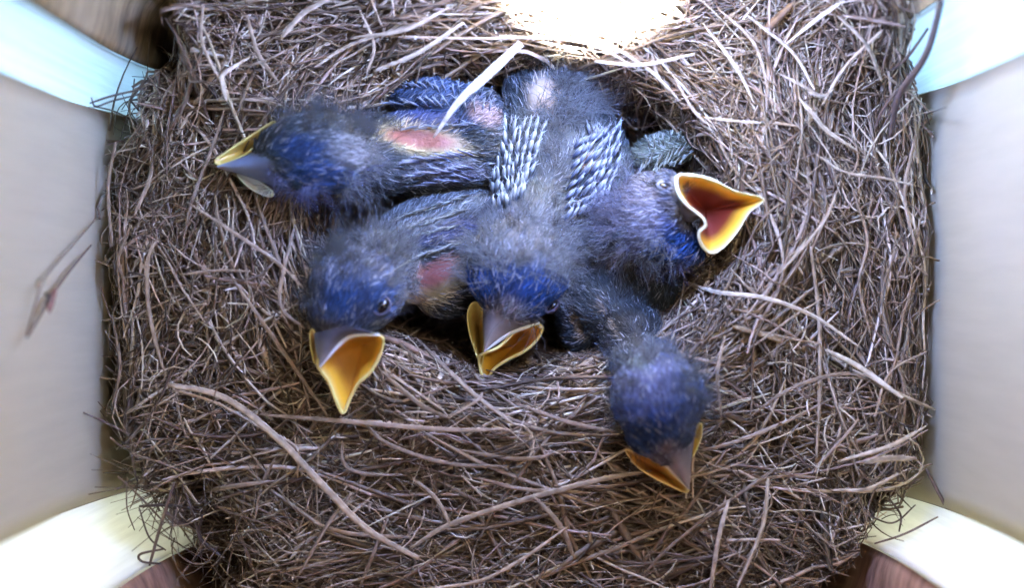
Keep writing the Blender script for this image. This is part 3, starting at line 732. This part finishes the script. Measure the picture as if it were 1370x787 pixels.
A.quills([((560,218),(635,208),9,185,160,22),((565,235),(635,226),9,180,165,22),((575,248),(630,243),7,185,170,20)], 3.2, label='lower wing of blue black quills', tip=(.26,.31,.42), shaft=(.03,.045,.12), default=-.6)
A.down([(430,165,50,14,3200,.40,.7,(.1,-.7),DOWND),(400,250,50,18,1400,.32,.6,(.2,.4),(.16,.18,.30)),(480,235,26,26,1600,.4,.7,(.4,.3),DOWNC),(490,180,24,22,1000,.38,.7,(.5,-.4),DOWND)])
# both rims of the closed bill, the lower one coloured blue-white as if lit
gape(A, [(288,215,.15),(305,202,.15),(335,182,.2),(366,163,.25),(364,176,.28),(345,195,.28),(318,212,.22),(298,221,.18)], (332,197,-.05), depth=.1, lip=.024, lipc=(.66,.56,.20), name='mouth_corner', mid=(.60,.46,.10), deepness=.12)
gape(A, [(318,232,.1),(335,236,.12),(352,246,.15),(366,258,.18),(360,263,.14),(342,256,.1),(326,244,.08)], (342,248,.0), depth=.08, lip=.018, lipc=(.75,.85,.92), name='mouth_corner', mid=(.7,.80,.85), deepness=.1)
bill(A, [(366,180,.42),(335,205,.32),(290,222,.2)], [(368,250,.3),(335,238,.24),(292,225,.18)], [(368,212,.66),(340,220,.48),(291,223,.24)], col=(.06,.08,.16), tipc=(.22,.26,.36))

ZADD = 0.5
# --- B: lower left nestling, gape open downwards
B = Bird('lower left nestling with dark eye, orange gape wide open towards the bottom',
  [(478,388,.35,62,56,.62,-20),(458,416,.42,41,38,.5,0),(500,360,0,60,50,.6,0),(570,345,-.7,78,58,.65,-20),(580,290,-.75,78,30,.4,-18),(600,380,-.9,50,42,.5,-20)],
  [(478,395,80,80,0,(.06,.075,.12),.4),(455,405,34,34,0,(.016,.05,.155),.8),(500,400,34,28,0,(.018,.045,.13),.7),(445,455,24,22,0,(.17,.16,.19),.6),(575,290,80,32,-18,(.09,.11,.13),.5),(600,310,60,14,-20,(.03,.04,.10),.6),
   (585,378,46,25,-38,YEL,.4),(583,366,40,19,-30,(.30,.12,.11),.5),(552,400,20,14,-30,(.55,.44,.28),.6)],
  [(428,490,.3),(470,400,.5),(540,340,-.2),(660,290,-.8)], bare=[(585,373,38,20,-35),(550,402,16,12,-30)])
B.barbs(9000)
B.quills([((530,292),(630,262),12,205,190,14),((535,308),(630,280),12,205,190,15),((525,325),(615,300),9,210,195,16),((555,345),(635,320),9,208,195,24)], 3.0, label='folded wing of grey green quills', tip=(.28,.33,.32), shaft=(.04,.05,.08), default=-.6)
B.down([(450,345,32,20,2400,.42,.7,(-.4,-.5),DOWND),(510,335,40,18,2400,.42,.8,(.1,-.6),DOWNC),(415,400,10,36,700,.28,.5,(-.7,0),DOWND),(535,375,20,24,900,.32,.6,(.4,-.2),DOWNC)])
B.eye(511,410,11,8,-50)
gape(B, [(425,487,.3),(440,470,.36),(465,453,.38),(492,448,.36),(512,452,.28),(509,474,.15),(496,498,.05),(480,513,-.02),(469,532,-.1),(459,553,-.15),(449,535,-.05),(440,512,.1)], (484,462,-.05), depth=.25, deepness=.65, lip=.03, lipfn=lambda u,v: 1.2 if v>475 else .9, dz=.42)
gape(B, [(415,445,.2),(420,442,.25),(424,462,.28),(427,484,.26),(421,486,.2),(416,466,.15)], (420,465,.1), depth=.1, lip=.012, dz=.42, name='mouth_corner', mid=(.6,.45,.2), deepness=.1)
bill(B, [(420,446,.40),(422,464,.36),(427,490,.32)], [(508,448,.38),(466,451,.42),(428,491,.32)], [(462,436,.62),(442,458,.50),(427,491,.34)], col=(.055,.06,.10), tipc=(.22,.21,.22), edgec=[(1,(.74,.80,.82))], edger=.032, dz=.42)

ZADD = 0.15
# --- D: right nestling, gape wide open to the right
D = Bird('right hand nestling with its heart shaped orange gape thrown wide open to the right',
  [(870,290,.2,52,58,.6,0),(900,325,.1,44,28,.45,15),(830,300,-.5,58,60,.6,0),(820,380,-1.2,70,45,.6,20),(890,200,-.6,50,22,.32,-15),(870,385,-1.1,50,40,.5,20),(896,264,.5,20,34,.42,-15)],
  [(885,290,85,75,0,(.06,.07,.11),.4),(905,325,50,30,15,(.01,.05,.19),.7),(880,300,30,20,0,(.014,.042,.15),.7),(860,285,40,50,0,(.13,.13,.17),.6),(925,270,26,40,0,(.20,.19,.17),.6),(890,200,52,24,-15,(.14,.17,.14),.5),(835,355,50,20,15,(.18,.15,.14),.6)],
  [(1000,270,.4),(900,290,.4),(830,300,-.3),(780,330,-.8)], bare=[(925,262,12,14,0)])
D.barbs(8000)
D.quills([((860,212),(920,190),9,250,235,18),((868,200),(925,182),9,110,60,12),((880,215),(930,200),7,240,225,16)], 3.2, label='short grey green quilled wing above the head', tip=(.34,.38,.32), shaft=(.06,.07,.06), default=-.4)
D.down([(825,285,30,40,2600,.45,.9,(-.3,-.2),(.21,.215,.28)),(860,330,34,22,1600,.4,.8,(-.3,.3),DOWNC),(930,350,30,16,900,.3,.6,(.2,.5),(.14,.15,.24)),(870,245,22,14,500,.3,.7,(-.2,-.5),DOWND),(815,360,34,18,700,.35,.7,(-.2,.2),DOWND)])
D.eye(890,249,9,4,12, lid=(.22,.23,.25))
gape(D, [(906,236,.75),(925,234,.7),(955,241,.62),(985,256,.55),(1022,266,.5),(1003,284,.42),(988,308,.35),(968,331,.3),(951,338,.3),(939,328,.45),(935,312,.6),(944,301,.7),(938,289,.8),(920,275,.85),(907,256,.85)], (946,280,-.1), depth=.3, dz=.3, lip=.024, lipc=(.86,.80,.50), lipfn=lambda u,v: .55+.75*(u<960)+.2*(v>300))
bill(D, [(892,240,.5),(900,236,.62),(907,236,.72)], [(912,296,.3),(925,297,.45),(937,292,.6)], [(896,264,.62),(904,263,.72),(911,262,.72)], col=(.09,.09,.10), tipc=(.26,.26,.24), dz=.26)

ZADD = 0.15
# --- E: lower right nestling, head towards the camera, beak to the lower right
E = Bird('lower right nestling raised highest, blurred blue head bent down and beak pointing to the bottom',
  [(880,532,1.1,62,60,.66,10),(882,572,1.0,46,42,.5,0),(892,596,.9,26,26,.38,0),(845,450,-.3,42,44,.55,10),(820,410,-.8,60,50,.6,20),(865,488,.45,48,36,.55,10),(780,430,-1.2,36,46,.5,0)],
  [(880,530,90,90,0,(.035,.05,.10),.4),(875,575,50,44,0,(.012,.045,.17),.8),(865,520,50,40,0,(.07,.08,.15),.6),(895,615,24,26,0,(.15,.13,.19),.6),(850,487,26,14,10,(.10,.13,.14),.8),(835,445,50,36,0,(.022,.025,.03),.5),(818,430,4,34,-28,(.30,.24,.18),.5),(775,435,5,24,-20,(.50,.42,.34),.6)],  # near-black neck region paints the shade below the raised head
  [(922,655,.8),(880,540,1.2),(850,450,.3),(800,380,-.8)], bare=[])
E.barbs(9000, L=(.06, .16))
E.down([(832,520,14,44,1300,.26,.5,(-.6,-.4),DOWND),(932,510,14,40,1300,.26,.5,(.6,-.5),DOWND),(870,478,40,14,1700,.28,.6,(0,-.6),(.20,.21,.22)),(880,540,50,40,900,.2,.5,(0,-.7),(.10,.12,.22)),(880,530,80,70,900,.42,.9,(0,-.2),(.14,.15,.19)),(820,425,30,30,500,.3,.7,(-.3,-.3),DOWND)])
gape(E, [(837,603,.75),(850,605,.82),(870,613,.88),(890,625,.86),(907,642,.8),(921,654,.7),(917,659,.62),(900,652,.62),(876,640,.64),(852,624,.66)], (878,630,.45), depth=.18, lip=.02, lipc=(.80,.60,.22), mid=(.72,.42,.08), deepness=.3)
gape(E, [(938,567,.85),(938,585,.8),(931,603,.75),(924,614,.75),(920,604,.85),(922,584,.9),(930,573,.9)], (929,592,.6), depth=.1, lip=.016, lipc=(.78,.68,.30), name='mouth_corner', mid=(.7,.55,.15), deepness=.15)
bill(E, [(848,597,1.05),(880,612,.98),(921,655,.82)], [(930,580,1.0),(926,615,.95),(923,655,.82)], [(893,590,1.45),(905,620,1.2),(922,656,.86)], col=(.11,.10,.15), tipc=(.30,.26,.28), edgec=[(0,(.75,.68,.60))], edger=.022)

for o in list(sc.collection.objects):
    if o.type == 'MESH' and o.parent is None and 'category' not in o: o['category'] = 'stem'
